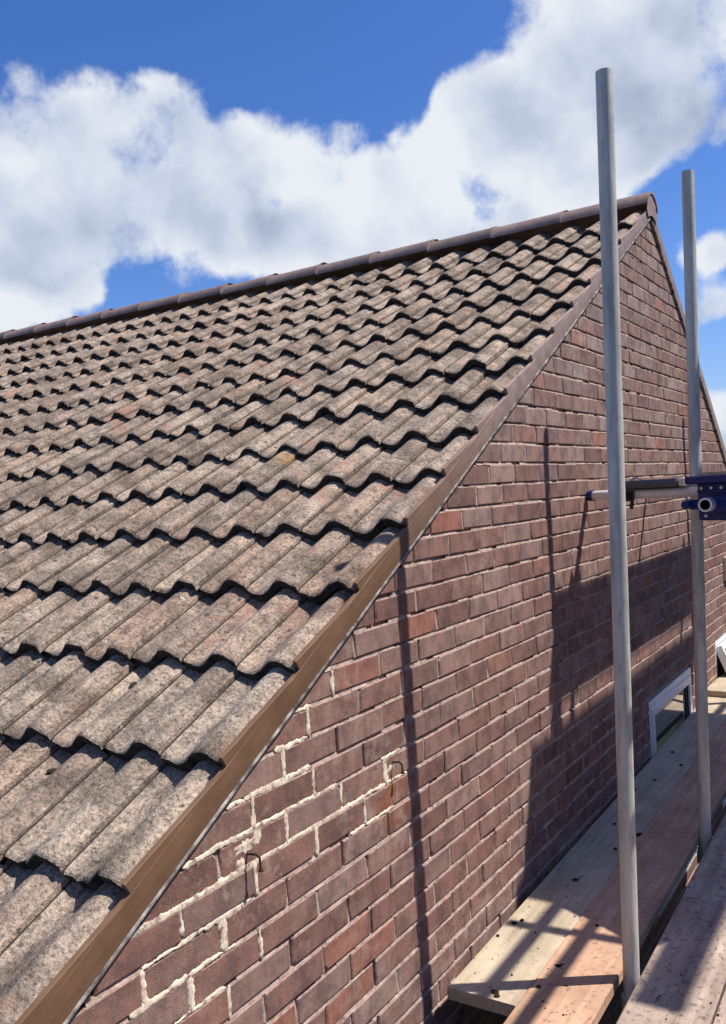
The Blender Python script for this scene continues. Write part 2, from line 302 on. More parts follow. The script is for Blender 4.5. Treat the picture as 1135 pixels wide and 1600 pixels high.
def b_glass(N, b):
    setp(N, b, (0.012, 0.018, 0.018), 0.03); b.inputs['IOR'].default_value = 2.4; b.inputs['Coat Weight'].default_value = 1.0; b.inputs['Coat Roughness'].default_value = 0.02; b.inputs['Coat IOR'].default_value = 2.2; b.inputs['Specular IOR Level'].default_value = 0.9
material('window_glass', b_glass)
def b_lawn(N, b):
    c = N.ramp(N.noise(N.P, 3.0, 6.0, 0.7), [(0.3, (0.008, 0.020, 0.010)), (0.55, (0.013, 0.032, 0.015)), (0.75, (0.022, 0.044, 0.020))])
    setp(N, b, c, 0.95, N.bump(N.noise(N.P, 50.0, 4.0), 0.8, 0.05)); b.inputs['Specular IOR Level'].default_value = 0.2
material('lawn', b_lawn)
def b_deck(N, b): setp(N, b, (0.02, 0.018, 0.017), 0.95)
material('dark_felt', b_deck)

# ------------------------------------------------------------------ builders
def mesh_data(name, verts, faces, mats, fm=None, smooth=None):
    me = bpy.data.meshes.new(name); me.from_pydata([tuple(v) for v in verts], [], faces)
    for mm in mats: me.materials.append(MATS[mm])
    if fm: me.polygons.foreach_set('material_index', fm)
    if smooth is True: me.polygons.foreach_set('use_smooth', [True] * len(faces))
    elif smooth: me.polygons.foreach_set('use_smooth', smooth)
    me.update(); return me
def link(name, me, parent=None, loc=None, rot=None, **props):
    o = bpy.data.objects.new(name, me); COL.objects.link(o)
    if parent: o.parent = parent
    if loc is not None: o.location = loc
    if rot is not None: o.rotation_euler = rot
    for k, v in props.items(): o[k] = v
    return o
def thing(name, label, category, loc=(0, 0, 0), group=None, rot=None):
    o = link(name, None, None, loc, rot, label=label, category=category)
    if group: o['group'] = group
    o.empty_display_size = 0.1
    return o
class MB:
    def __init__(s): s.v = []; s.f = []; s.m = []; s.s = []
    def add(s, verts, faces, mi=0, sm=False):
        o = len(s.v); s.v += [tuple(v) for v in verts]
        for f in faces: s.f.append([i + o for i in f]); s.m.append(mi); s.s.append(sm)
    def box(s, lo, hi, mi=0, M=None, ch=0.0):
        x0, y0, z0 = lo; x1, y1, z1 = hi
        if ch <= 0:
            V = [(x0, y0, z0), (x1, y0, z0), (x1, y1, z0), (x0, y1, z0), (x0, y0, z1), (x1, y0, z1), (x1, y1, z1), (x0, y1, z1)]
            Fc = [(0, 3, 2, 1), (4, 5, 6, 7), (0, 1, 5, 4), (1, 2, 6, 5), (2, 3, 7, 6), (3, 0, 4, 7)]
        else:
            c = ch; V = []
            for (z, i) in ((z0, c), (z0 + c, 0), (z1 - c, 0), (z1, c)):
                for (px, py) in ((x0, y0), (x1, y0), (x1, y1), (x0, y1)):
                    sx = 1 if px == x0 else -1; sy = 1 if py == y0 else -1
                    V.append((px + sx * (i + 0), py + sy * i, z))
            Fc = [(3, 2, 1, 0), (12, 13, 14, 15)]
            for r_ in range(3):
                for k in range(4):
                    a = r_ * 4 + k; b_ = r_ * 4 + (k + 1) % 4
                    Fc.append((a, b_, b_ + 4, a + 4))
        if M is not None: V = [M @ Vector(v) for v in V]
        s.add(V, Fc, mi)
    def tube(s, A, B, r, n=20, mi=0, caps=True, r1=None):
        A = Vector(A); B = Vector(B); ax = (B - A).normalized(); r1 = r if r1 is None else r1
        h = Vector((0, 0, 1)) if abs(ax.z) < 0.9 else Vector((1, 0, 0)); u = ax.cross(h).normalized(); w = ax.cross(u)
        V = []
        for (C, rr) in ((A, r), (B, r1)):
            for k in range(n):
                a = 2 * math.pi * k / n; V.append(C + (u * math.cos(a) + w * math.sin(a)) * rr)
        s.add(V, [(k, (k + 1) % n, n + (k + 1) % n, n + k) for k in range(n)], mi, True)
        if caps: s.add(V, [tuple(range(n - 1, -1, -1)), tuple(range(n, 2 * n))], mi)
    def pipe(s, A, B, r, ri, n=24, mi=0, mi_in=1):
        """hollow tube, open at both ends"""
        A = Vector(A); B = Vector(B); s.tube(A, B, r, n, mi, False); ax = (B - A).normalized()
        d = 0.25 if (B - A).length > 0.6 else (B - A).length * 0.4
        h = Vector((0, 0, 1)) if abs(ax.z) < 0.9 else Vector((1, 0, 0)); u = ax.cross(h).normalized(); w = ax.cross(u)
        for (C, sg) in ((A, 1), (B, -1)):
            V = []
            for (o_, rr) in ((0, r), (0, ri), (d, ri)):
                for k in range(n):
                    a = 2 * math.pi * k / n; V.append(C + ax * sg * o_ + (u * math.cos(a) + w * math.sin(a)) * rr)
            ring = [(k, (k + 1) % n, n + (k + 1) % n, n + k) for k in range(n)]
            inn = [(n + k, n + (k + 1) % n, 2 * n + (k + 1) % n, 2 * n + k) for k in range(n)]
            s.add(V, [r_[::-1] if sg > 0 else r_ for r_ in ring], mi)
            s.add(V, [r_[::-1] if sg > 0 else r_ for r_ in inn] + [tuple(range(2 * n, 3 * n))], mi_in)
    def data(s, name, mats): return mesh_data(name, s.v, s.f, mats, s.m, s.s)
    def build(s, name, mats, parent=None, **props):
        return link(name, s.data(name, mats if isinstance(mats, (list, tuple)) else [mats]), parent, **props)

# ------------------------------------------------------------------ ground
g = MB(); g.add([(-400, -400, -4.2), (400, -400, -4.2), (400, 400, -4.2), (-400, 400, -4.2)], [(0, 1, 2, 3)])
g.build('lawn', 'lawn', kind='structure', label='shaded green lawn far below the scaffold boards')

# ------------------------------------------------------------------ the house
YA, ZA = 3.556, 1.5734
sT, cT, tT = math.sin(TH), math.cos(TH), math.tan(TH); s2, c2, t2 = math.sin(TH2), math.cos(TH2), math.tan(TH2)
def roofp(x, s, n): return Vector((x, YA - s * cT - n * sT, ZA - s * sT + n * cT))
def roofq(x, s, n): return Vector((x, YA + s * c2 + n * s2, ZA - s * s2 + n * c2))
S_END = 5.66; EAVE_Z = ZA - S_END * sT; S2_END = (ZA - EAVE_Z) / s2
Y0W = -1.18; Y1W = YA + S2_END * c2 - 0.2; XL = -8.9; ZG = -4.2
house = thing('brick_house', 'purple-brown brick house with a weathered pantile roof and sloping gable end', 'house', (0, 2.8, ZG))
HI = Matrix.Translation((0, -2.8, -ZG))
def hpart(o):                      # parts are written in world coordinates; re-base on the house
    o.matrix_parent_inverse = HI; return o

# windows in the gable: (y0, y1, z0, z1)
WINS = [(3.05, 4.06, -2.35, -1.150), (4.80, 5.80, -2.35, -1.115)]
# solid wall behind the bricks
mb = MB()
XB = -0.016
def top_z(y, d=0.012):
    return min(ZA - (YA - y) * tT, ZA - (y - YA) * t2) - d / cT
ys = sorted({Y0W, WINS[0][0], WINS[0][1], YA, WINS[1][0], WINS[1][1], Y1W})
for a, b_ in zip(ys[:-1], ys[1:]):
    mid_ = (a + b_) / 2; w = [q for q in WINS if q[0] - 1e-4 < mid_ < q[1] + 1e-4]
    segs = [(None, ZG)] if not w else [(None, w[0][3]), (w[0][2], ZG)]
    for hi, lo in segs:
        za, zb = (top_z(a), top_z(b_)) if hi is None else (hi, hi)
        V = [(XB, a, lo), (XB, b_, lo), (XB, b_, zb), (XB, a, za)]; V += [(x - 0.25, y, z) for x, y, z in V]
        mb.add(V, [(0, 1, 2, 3), (7, 6, 5, 4), (0, 4, 5, 1), (1, 5, 6, 2), (2, 6, 7, 3), (3, 7, 4, 0)])
wall = hpart(mb.build('gable_wall', 'mortar', house))
mb = MB()
mb.add([(XB - .25, Y0W, ZG), (XL, Y0W, ZG), (XL, Y0W, top_z(Y0W) - .1), (XB - .25, Y0W, top_z(Y0W) - .1)], [(0, 1, 2, 3)])
mb.add([(XB - .25, Y1W, ZG), (XL, Y1W, ZG), (XL, Y1W, top_z(Y1W) - .1), (XB - .25, Y1W, top_z(Y1W) - .1)], [(3, 2, 1, 0)])
mb.add([(XL, Y0W, ZG), (XL, Y1W, ZG), (XL, Y1W, top_z(Y1W)), (XL, YA, top_z(YA)), (XL, Y0W, top_z(Y0W))], [(0, 1, 2, 3, 4)])
mb.add([(-.3, Y0W + .02, -1.9), (XL, Y0W + .02, -1.9), (XL, Y1W - .02, -1.9), (-.3, Y1W - .02, -1.9)], [(0, 1, 2, 3)])
hpart(mb.build('side_wall', 'brick_face', house))

# --- bricks
def clip(poly, ny, nz, d):         # keep ny*y + nz*z <= d
    outp = []
    for i in range(len(poly)):
        a, b_ = poly[i], poly[(i + 1) % len(poly)]
        da, db = ny * a[0] + nz * a[1] - d, ny * b_[0] + nz * b_[1] - d
        if da <= 0: outp.append(a)
        if (da < 0) != (db < 0) and abs(da - db) > 1e-9:
            t = da / (da - db); outp.append((a[0] + (b_[0] - a[0]) * t, a[1] + (b_[1] - a[1]) * t))
    return outp
def area(p): return 0.5 * sum(p[i][0] * p[(i + 1) % len(p)][1] - p[(i + 1) % len(p)][0] * p[i][1] for i in range(len(p)))
GAP = -0.010
def roof_clip(p):
    p = clip(p, -sT, cT, -sT * YA + cT * ZA + GAP)
    if len(p) > 2: p = clip(p, s2, c2, s2 * YA + c2 * ZA + GAP)
    return p
def brick_verts(p, rr, ox=0.0):
    """p: polygon (y, z) around its own centre"""
    if rr.random() < .22 and len(p) > 3:      # a chipped corner
        k = rr.randrange(len(p)); a, q, b_ = p[k - 1], p[k], p[(k + 1) % len(p)]
        def toward(q, r, d):
            L_ = math.hypot(r[0] - q[0], r[1] - q[1]); d = min(d, L_ * .3); return (q[0] + (r[0] - q[0]) * d / L_, q[1] + (r[1] - q[1]) * d / L_)
        p = p[:k] + [toward(q, a, rr.uniform(.006, .018)), toward(q, b_, rr.uniform(.005, .014))] + p[k + 1:]
    n = len(p); c = 0.0032
    tilt_y, tilt_z = rr.uniform(-.006, .006), rr.uniform(-.012, .012)
    V = []; ring0 = []; ring1 = []
    for (y, z) in p:
        jy, jz = rr.uniform(-.0011, .0011), rr.uniform(-.0011, .0011)
        cc = c * rr.uniform(.7, 1.5)
        xo = ox + tilt_y * y + tilt_z * z
        ring0.append((xo, y - math.copysign(min(cc, abs(y)), y) + jy, z - math.copysign(min(cc, abs(z)), z) + jz))
        ring1.append((xo - cc * 0.9, y + jy, z + jz))
    ring2 = [(-0.03, y, z) for (_, y, z) in ring1]
    V = ring0 + ring1 + ring2
    Fc = [tuple(range(n))]; fm = [0]
    for k in range(n):
        q = (k + 1) % n
        Fc.append((k, n + k, n + q, q)); fm.append(1)
        Fc.append((n + k, 2 * n + k, 2 * n + q, n + q)); fm.append(1)
    return V, Fc, fm
Y_OFF, GY = 0.6193, 0.2279
JW = 0.0088
bricks = []; perps = {}
zt = 22; zb_ = 54
for k in range(-21, 38):
    z1 = -k * 0.075; z0 = z1 - 0.075
    br = random.Random(1000 + k)
    half = 0.0 if (k % 2) else 0.5
    wav = br.uniform(-.0015, .0015)
    n0 = int(math.floor((Y0W - Y_OFF) / GY)) - 1; n1_ = int(math.ceil((Y1W - Y_OFF) / GY)) + 1
    edges = [Y_OFF + (mI + half) * GY + br.uniform(-.009, .009) for mI in range(n0, n1_ + 1)]
    perps[k] = edges
    for a, b_ in zip(edges[:-1], edges[1:]):
        a2, b2 = max(a, Y0W), min(b_, Y1W)
        if b2 - a2 < .03: continue
        jw = JW * br.uniform(.75, 1.2); jz = JW * br.uniform(.85, 1.15)
        p = [(a2 + jw / 2, z0 + jz / 2 + wav), (b2 - jw / 2, z0 + jz / 2 + wav), (b2 - jw / 2, z1 - jz / 2 + wav), (a2 + jw / 2, z1 - jz / 2 + wav)]
        p = roof_clip(p)
        if len(p) < 3: continue
        pieces = [p]
        for (wy0, wy1, wz0, wz1) in WINS:
            nxt = []
            for q in pieces:
                zc = sum(v[1] for v in q) / len(q)
                if zc > wz1 or zc < wz0: nxt.append(q); continue
                l = clip(q, 1, 0, wy0); r_ = clip(q, -1, 0, -wy1)
                nxt += [t for t in (l, r_) if len(t) > 2]
            pieces = nxt
        for q in pieces:
            if abs(area(q)) < 4e-4: continue
            cy, cz = sum(v[0] for v in q) / len(q), sum(v[1] for v in q) / len(q)
            bricks.append((cy, cz, [(v[0] - cy, v[1] - cz) for v in q], p is q and len(q) == 4))
def seen(cy, cz, x=0.0):
    s = pix((x, cy, cz))
    if s is None: return 0
    u, v, w = s
    if u < -25 or u > 1160 or v < -20 or v > 1620: return 0
    return 1.0 / (w * w) * (CAM - Vector((x, cy, cz))).normalized().x
def hidden_brick(cy, cz):
    # below the walkway boards the wall is not seen, but for the strip beside the first board end
    return cz < -1.44 and cy > 0.80
order = sorted(range(len(bricks)), key=lambda i: -(0 if hidden_brick(*bricks[i][:2]) else seen(bricks[i][0], bricks[i][1]) * abs(area(bricks[i][2]))))
single = set(order[:298])
stuff = MB()
for i, (cy, cz, p, full) in enumerate(bricks):
    rr = random.Random(7000 + i); ox = rr.gauss(0, .0011)
    if i in single:
        V, Fc, fm = brick_verts(p, rr, ox)
        hpart(link('brick', mesh_data('brick', V, Fc, ['brick_face', 'brick_arris'], fm), wall, (0, cy, cz)))
    else:
        V, Fc, fm = brick_verts(p, rr, ox); o = len(stuff.v)
        stuff.v += [(x, y + cy, z + cz) for x, y, z in V]; stuff.f += [[j + o for j in f] for f in Fc]; stuff.m += fm; stuff.s += [False] * len(Fc)
hpart(stuff.build('brick', ['brick_face', 'brick_arris'], wall, kind='stuff'))
for o in wall.children: o.matrix_parent_inverse = Matrix.Identity(4)
# (wall sits at the house's origin offset, so its children need no offset of their own)

# --- joints: weather-struck bed joints (lower edge nearly flush) and perpends of uneven depth
jm = MB()
DARKP = [(7, -0.085), (8, -0.213), (8, 0.3), (7, 0.15), (9, 0.26)]
for k in range(-21, 38):
    jr = random.Random(300 + k); zc = -k * 0.075
    y = Y0W
    while y < Y1W:
        st = jr.uniform(.035, .10); y2 = min(y + st, Y1W)
        if not any(w[0] < (y + y2) / 2 < w[1] and w[2] < zc < w[3] + .01 for w in WINS):
            if top_z((y + y2) / 2, .022) > zc + .006:
                d1, d2 = jr.uniform(.0050, .0100), jr.uniform(.0000, .0038)
                if jr.random() < .16: d1, d2 = .013, jr.uniform(.007, .012)
                h = JW / 2 + .0015
                jm.add([(-d2, y, zc - h), (-d2, y2, zc - h), (-d1, y2, zc + h), (-d1, y, zc + h)], [(0, 1, 2, 3)])
        y = y2
    for e in perps[k]:
        if not (Y0W < e < Y1W): continue
        za_, zb2 = zc - JW / 2, zc - .075 + JW / 2
        if any(w[0] - .01 < e < w[1] + .01 and w[2] < zb2 + .03 < w[3] for w in WINS): continue
        if top_z(e, .02) < za_: continue
        if any(kk == k and abs(e - yy) < .08 for kk, yy in DARKP): continue
        h = JW / 2 + .001
        if jr.random() < .22: continue
        d1, d2 = jr.uniform(.002, .009), jr.uniform(.001, .007)
        jm.add([(-d2, e - h, zb2), (-d2, e + h, zb2), (-d1, e + h, za_), (-d1, e - h, za_)], [(0, 1, 2, 3)])
hpart(jm.build('mortar_joint', 'mortar', wall, kind='stuff')).matrix_parent_inverse = Matrix.Identity(4)

# --- newer cream pointing smeared over some joints (lower left of the gable)
cm = MB(); cr = random.Random(5)
def smear(pts, w0, th=0.0010):
    th = min(th, .0016)
    """ragged domed ribbon along (y, z) points"""
    P = []
    for (a, b_) in zip(pts[:-1], pts[1:]):
        A, B = Vector(a), Vector(b_); n = max(2, int((B - A).length / .0045))
        P += [A.lerp(B, i / n) for i in range(n)]
    P.append(Vector(pts[-1]))
    rows = []; wl = wr = w0 / 2
    for i, q in enumerate(P):
        t = (P[min(i + 1, len(P) - 1)] - P[max(i - 1, 0)]).normalized(); nrm = Vector((-t.y, t.x))
        wl += cr.uniform(-.0036, .0036) + (w0 / 2 - wl) * .25; wr += cr.uniform(-.0036, .0036) + (w0 / 2 - wr) * .25
        tp = min(1.0, .25 + i / 3, .25 + (len(P) - 1 - i) / 3)
        a, b_ = q + nrm * wl * tp, q - nrm * wr * tp; hh = th * cr.uniform(.2, 1.6)
        rows.append([(-.006, a.x, a.y), (-.0011, *(q + nrm * wl * tp * .82)), (hh * .2 + .0001, *(q + nrm * wl * .4)), (hh * .2 + .0001, *(q - nrm * wr * .4)), (-.0011, *(q - nrm * wr * tp * .82)), (-.006, b_.x, b_.y)])
    V = [v for r_ in rows for v in r_]
    cm.add(V, [(i * 6 + j, i * 6 + j + 1, (i + 1) * 6 + j + 1, (i + 1) * 6 + j) for i in range(len(rows) - 1) for j in range(5)], 0, True)
def bed(k, y0, y1, w=.0135):
    w *= 1.30; smear([(y0, -k * .075 + cr.uniform(-.001, .001)), ((y0 + y1) / 2, -k * .075 + cr.uniform(-.0015, .0015)), (y1, -k * .075)], w)
def perp(k, y, w=.014, f0=0.0, f1=1.0):
    w = max(w, .013) * 1.25; e = min(perps[k], key=lambda q: abs(q - y)); smear([(e, -k * .075 - .075 * f0), (e + cr.uniform(-.002, .002), -k * .075 - .0375), (e, -k * .075 - .075 * f1)], w)
bed(7, -.085, .04, .016); bed(8, -.20, .045, .016); bed(9, -.40, -.20, .012); bed(9, -.22, .15, .0155); bed(10, -.56, -.25, .014); bed(10, -.28, .21, .0165); bed(10, .2, .50, .012)
bed(11, -.35, -.20, .016); bed(11, .20, .42, .010); bed(12, -.56, -.40, .014); bed(6, -.02, .06, .008); bed(9, .37, .47, .012)
perp(6, .043, .012); perp(7, -.075, .011); perp(8, .037, .011); perp(9, .138, .012, 0, .8); perp(10, .271, .010); perp(10, .041, .016); perp(10, -.2, .018)
perp(11, -.20, .022); perp(11, -.33, .016); perp(12, -.431, .017); perp(9, .388, .020); perp(5, .19, .012)
for (yc, zc, ry, rz) in ((-.205, -.702, .040, .020), (-.165, -.695, .022, .028), (-.225, -.735, .018, .020), (.415, -.712, .030, .012), (.395, -.735, .012, .022), (-.055, -.545, .012, .016), (.02, -.61, .018, .012), (-.30, -.76, .03, .012)):
    V = [(.0009, yc, zc)]; n = 26           # trowel smears: thin ragged-edged patches
    for q in range(n):
        a = 2 * math.pi * q / n; k_ = cr.uniform(.55, 1.15)
        V.append((-.0009, yc + math.cos(a) * ry * k_, zc + math.sin(a) * rz * k_))
    cm.add(V, [(0, 1 + q, 1 + (q + 1) % n) for q in range(n)], 0, True)
bed(11, -.52, -.35, .008); bed(13, -.50, -.30, .009); bed(8, -.26, -.19, .012); perp(11, -.46, .010); perp(12, -.33, .008); perp(13, -.38, .010); perp(8, -.09, .010); perp(12, -.2, .007); bed(12, -.40, -.26, .008); perp(9, -.09, .018); perp(10, -.33, .016, 0, .8)
hpart(cm.build('cream_pointing', 'cream_mortar', wall, kind='stuff')).matrix_parent_inverse = Matrix.Identity(4)

# --- windows
def frame_ring(mb, y0, y1, z0, z1, w, x0, x1, mi=0, M=None):
    mb.box((x0, y0, z1 - w), (x1, y1, z1), mi, M, .004); mb.box((x0, y0, z0), (x1, y1, z0 + w), mi, M, .004)
    mb.box((x0, y0, z0 + w), (x1, y0 + w, z1 - w), mi, M, .004); mb.box((x0, y1 - w, z0 + w), (x1, y1, z1 - w), mi, M, .004)
for wi, (wy0, wy1, wz0, wz1) in enumerate(WINS):
    mb = MB(); frame_ring(mb, wy0 + .003, wy1 - .003, wz0 + .003, wz1 - .003, .048, -.09, -.004)
    wf = hpart(mb.build('window', 'white_upvc', house))
    if wi == 0:
        mb = MB(); frame_ring(mb, wy0 + .043, wy1 - .043, wz0 + .043, wz1 - .043, .052, -.075, .004)
        mb.build('sash', 'white_upvc', wf)
        mb = MB(); mb.box((-.026, wy0 + .092, wz0 + .092), (-.018, wy1 - .092, wz1 - .092))
        mb.build('pane', 'window_glass', wf)
        mb = MB(); frame_ring(mb, wy0 + .090, wy1 - .090, wz0 + .090, wz1 - .090, .008, -.016, -.006)
        mb.build('gasket', 'gasket_black', wf)
    else:                          # top-hung sash standing open
        Mx = Matrix.Translation((.006, 0, wz1 - .05)) @ Matrix.Rotation(R(-22), 4, 'Y')
        hh = .74
        mb = MB(); frame_ring(mb, wy0 + .05, wy1 - .05, -hh, 0, .040, -.026, .026, 0, Mx)
        sa = mb.build('sash', 'white_upvc', wf, label='white top-hung window sash standing open')
        mb = MB(); mb.box((-.004, wy0 + .094, -hh + .044), (.012, wy1 - .094, -.044), 0, Mx)
        mb.build('pane', 'window_glass', wf)
        mb = MB(); mb.box((-.30, wy0 + .05, wz0 + .05), (-.28, wy1 - .05, wz1 - .05)); mb.build('dark_backing', 'gasket_black', wf)  # black sheet stands for the dark room behind the open sash
# small cream cover on the wall
vent = thing('wall_vent', 'small cream plastic vent cover on the brickwork right of the second pole', 'vent', (0, 5.33, -.645))
mb = MB(); mb.box((.002, -.11, -.09), (.035, .11, .09), 0, None, .008); mb.build('cover', 'cream_plastic', vent)
for k in range(5):
    mb = MB(); mb.box((.0352, -.09, -.066 + k * .030), (.043, .09, -.050 + k * .030), 0, None, .003); mb.build('slat', 'cream_plastic', vent)

# --- roof
mb = MB()
mb.add([roofp(-.01, -.0, .004), roofp(XL, -.0, .004), roofp(XL, S_END - .05, .004), roofp(-.01, S_END - .05, .004)], [(0, 1, 2, 3)])
mb.add([roofq(-.01, -.0, .004), roofq(XL, -.0, .004), roofq(XL, S2_END, .004), roofq(-.01, S2_END, .004)], [(3, 2, 1, 0)])
roof = hpart(mb.build('roof', 'dark_felt', house))
COV, LEN, T, AMP = 0.194, 0.385, 0.034, 0.050
ROWS = [5.60, 5.30, 4.99, 4.677, 4.352, 4.036, 3.714, 3.395, 3.095, 2.80, 2.495, 2.19, 1.896, 1.596, 1.298, .995, .69, .385]
NCREST = .096
def prof(u):
    c = .5 + .5 * math.cos(2 * math.pi * (u - .73)); c = c ** 1.12
    return AMP * (c - 1.0)
def tile_mesh(seed, seg=12):
    rr = random.Random(seed); V = []; Fc = []; fm = []; sm = []
    us = [0.0, .016] + [.016 + .984 * i / seg for i in range(1, seg + 1)]; seg += 1
    lift = lambda u: (.0065 if u > .985 else 0) - (.003 if u < .03 else 0)
    jit = [rr.uniform(-.0008, .0008) for _ in us]
    nick = [rr.uniform(0, .003) + (rr.uniform(.004, .012) if rr.random() < .11 else 0) for _ in us]
    sl = -T / .306
    gx = .0028
    rowsY = [(0.0, -.0062), (.006, -.0012), (.018, 0.0), (.16, .0), (LEN, .0)]
    for j, (yy, dz) in enumerate(rowsY):
        for i, u in enumerate(us):
            y = yy + (nick[i] + jit[i] if j < 2 else 0)
            V.append((-COV + gx + u * (COV - gx), y, prof(u) + lift(u) + dz + sl * y))
    n = seg + 1
    for j in range(len(rowsY) - 1):
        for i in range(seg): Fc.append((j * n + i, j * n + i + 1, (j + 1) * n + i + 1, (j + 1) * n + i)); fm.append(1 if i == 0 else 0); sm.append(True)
    b0 = len(V)                    # tail face (own vertices, so the edge stays crisp) and underside
    for i, u in enumerate(us): V.append((-COV + gx + u * (COV - gx), nick[i] + jit[i], prof(u) + lift(u) - .0062))
    for i, u in enumerate(us): V.append((-COV + gx + u * (COV - gx), nick[i] + .004, prof(u) - T + .0015))
    for i, u in enumerate(us): V.append((-COV + gx + u * (COV - gx), .09, prof(u) - T + .0015 + sl * .09))
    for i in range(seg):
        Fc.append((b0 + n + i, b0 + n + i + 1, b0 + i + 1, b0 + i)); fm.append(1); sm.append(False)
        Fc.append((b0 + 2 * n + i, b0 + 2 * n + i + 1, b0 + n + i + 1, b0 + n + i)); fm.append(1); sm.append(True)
    c0 = len(V)                    # right-hand lip
    for yy, dz in rowsY: V.append((0, yy, prof(1) + .0065 + dz + sl * yy))
    for yy, dz in rowsY: V.append((0, yy, prof(1) - .012 + sl * yy))
    k = len(rowsY)
    for j in range(k - 1): Fc.append((c0 + k + j, c0 + k + j + 1, c0 + j + 1, c0 + j)); fm.append(0); sm.append(False)
    return V, Fc, fm, sm
NV = 16
TV = [tile_mesh(50 + i) for i in range(NV)]
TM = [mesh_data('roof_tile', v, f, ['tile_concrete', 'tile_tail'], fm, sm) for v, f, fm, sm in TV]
NCOL = 46
places = []
for ri, s in enumerate(ROWS):
    for k in range(NCOL):
        tr = random.Random(ri * 100 + k)
        x = .001 - k * COV
        sag = .021 * max(0.0, -x - .8) * max(0.0, 1 - s / 3.4)
        P = roofp(x, s + tr.gauss(0, .0055), NCREST + tr.gauss(0, .0018) + sag)
        rot = (TH + tr.gauss(0, .005), tr.gauss(0, .007), tr.gauss(0, .007))
        pc = pix(P + Vector((-.1, 0, 0)))
        vis = 0
        if pc and -60 < pc[0] < 1180 and -40 < pc[1] < 1680 and s > .2: vis = 1 / pc[2] ** 2
        places.append((vis, P, rot, tr.randrange(NV)))
order = sorted(range(len(places)), key=lambda i: -places[i][0])
single = set(order[:297])
st = MB()
for i, (vis, P, rot, mi) in enumerate(places):
    if i in single:
        link('roof_tile', TM[mi], roof, P, rot)
    else:
        M4 = Matrix.Translation(P) @ __import__('mathutils').Euler(rot).to_matrix().to_4x4()
        v, f, fm, sm = TV[mi]; o = len(st.v)
        st.v += [tuple(M4 @ Vector(q)) for q in v]; st.f += [[j + o for j in q] for q in f]; st.m += fm; st.s += sm
# far slope: only its verge column can be glimpsed
for ri in range(20):
    for k in range(4):
        s = .42 + ri * .306
        if s > S2_END: continue
        M4 = Matrix.Translation(roofq(-.004 - (k + 0) * COV, s, NCREST)) @ Matrix.Rotation(-TH2, 4, 'X') @ Matrix.Diagonal((1, -1, 1, 1))
        v, f, fm, sm = TV[(ri + k) % NV]; o = len(st.v)
        st.v += [tuple(M4 @ Vector(q)) for q in v]; st.f += [[j + o for j in reversed(q)] for q in f]; st.m += fm; st.s += sm
st.add([roofq(-.75, .1, .06), roofq(XL, .1, .06), roofq(XL, S2_END, .06), roofq(-.75, S2_END, .06)], [(3, 2, 1, 0)])
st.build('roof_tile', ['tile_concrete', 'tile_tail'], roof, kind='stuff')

# --- ridge
RR = .118; RZ = 1.7135 - RR
xs = [.026, -.49] + [-.49 - .453 * i for i in range(1, 19)]
for i, (xa, xb) in enumerate(zip(xs[:-1], xs[1:])):
    mb = MB(); n = 18; rr = random.Random(i)
    V = []; sec = [(xa, RR + .0026), (xa - .030, RR + .0022), (xa - .036, RR), (xb - .018, RR - .002)] if i else [(xa, RR), (xa - .1, RR), (xb + .05, RR), (xb - .018, RR - .002)]
    for (x, r_) in sec:
        for q in range(n + 1):
            a = R(14) + R(152) * q / n
            V.append((x, math.cos(a) * r_ * 1.02, math.sin(a) * r_))
    for q in range(n + 1):
        a = R(14) + R(152) * q / n; V.append((xa, math.cos(a) * (RR - .014), math.sin(a) * (RR - .014)))
    m_ = n + 1
    mb.add(V, [(j * m_ + q, j * m_ + q + 1, (j + 1) * m_ + q + 1, (j + 1) * m_ + q) for j in range(3) for q in range(n)], 0, True)
    mb.add(V, [(4 * m_ + q, 4 * m_ + q + 1, q + 1, q) for q in range(n)], 0)
    rise = .021 * max(0.0, -(xa + xb) / 2 - .8)
    mb.build('ridge_tile', 'ridge_clay', roof).location = (0, YA + rr.gauss(0, .0015), RZ + rise + rr.gauss(0, .0015))
    if i:                          # dab of bedding mortar standing out of the joint
        dm = MB(); a0 = R(rr.uniform(70, 100)); V = []
        for q in range(9):
            a = a0 + R(26) * (q / 8 - .5); hgt = .007 * math.sin(math.pi * q / 8) * rr.uniform(.6, 1.2)
            for dx, hh in ((.016, 0), (.006, hgt), (-.010, hgt * .9), (-.022, 0)):
                V.append((xa + dx, math.cos(a) * (RR + .003 + hh), math.sin(a) * (RR + .003 + hh)))
        dm.add(V, [(q * 4 + j, q * 4 + j + 1, q * 4 + j + 5, q * 4 + j + 4) for q in range(8) for j in range(3)], 0, True)
        dm.build('ridge_mortar', 'ridge_clay', roof).location = (0, YA, RZ + rise)
# mortar plug closing the ridge end
mb = MB(); V = [(.020, 0, -.02)]
for q in range(21):
    a = R(-24) + R(228) * q / 20; V.append((.020 + random.Random(q).uniform(-.002, .002), math.cos(a) * (RR - .012) * 1.02, math.sin(a) * (RR - .012)))
mb.add(V, [(0, q, q + 1) for q in range(1, 21)], 0, True)
mb.build('ridge_end', 'verge_cement', roof).location = (0, YA, RZ)

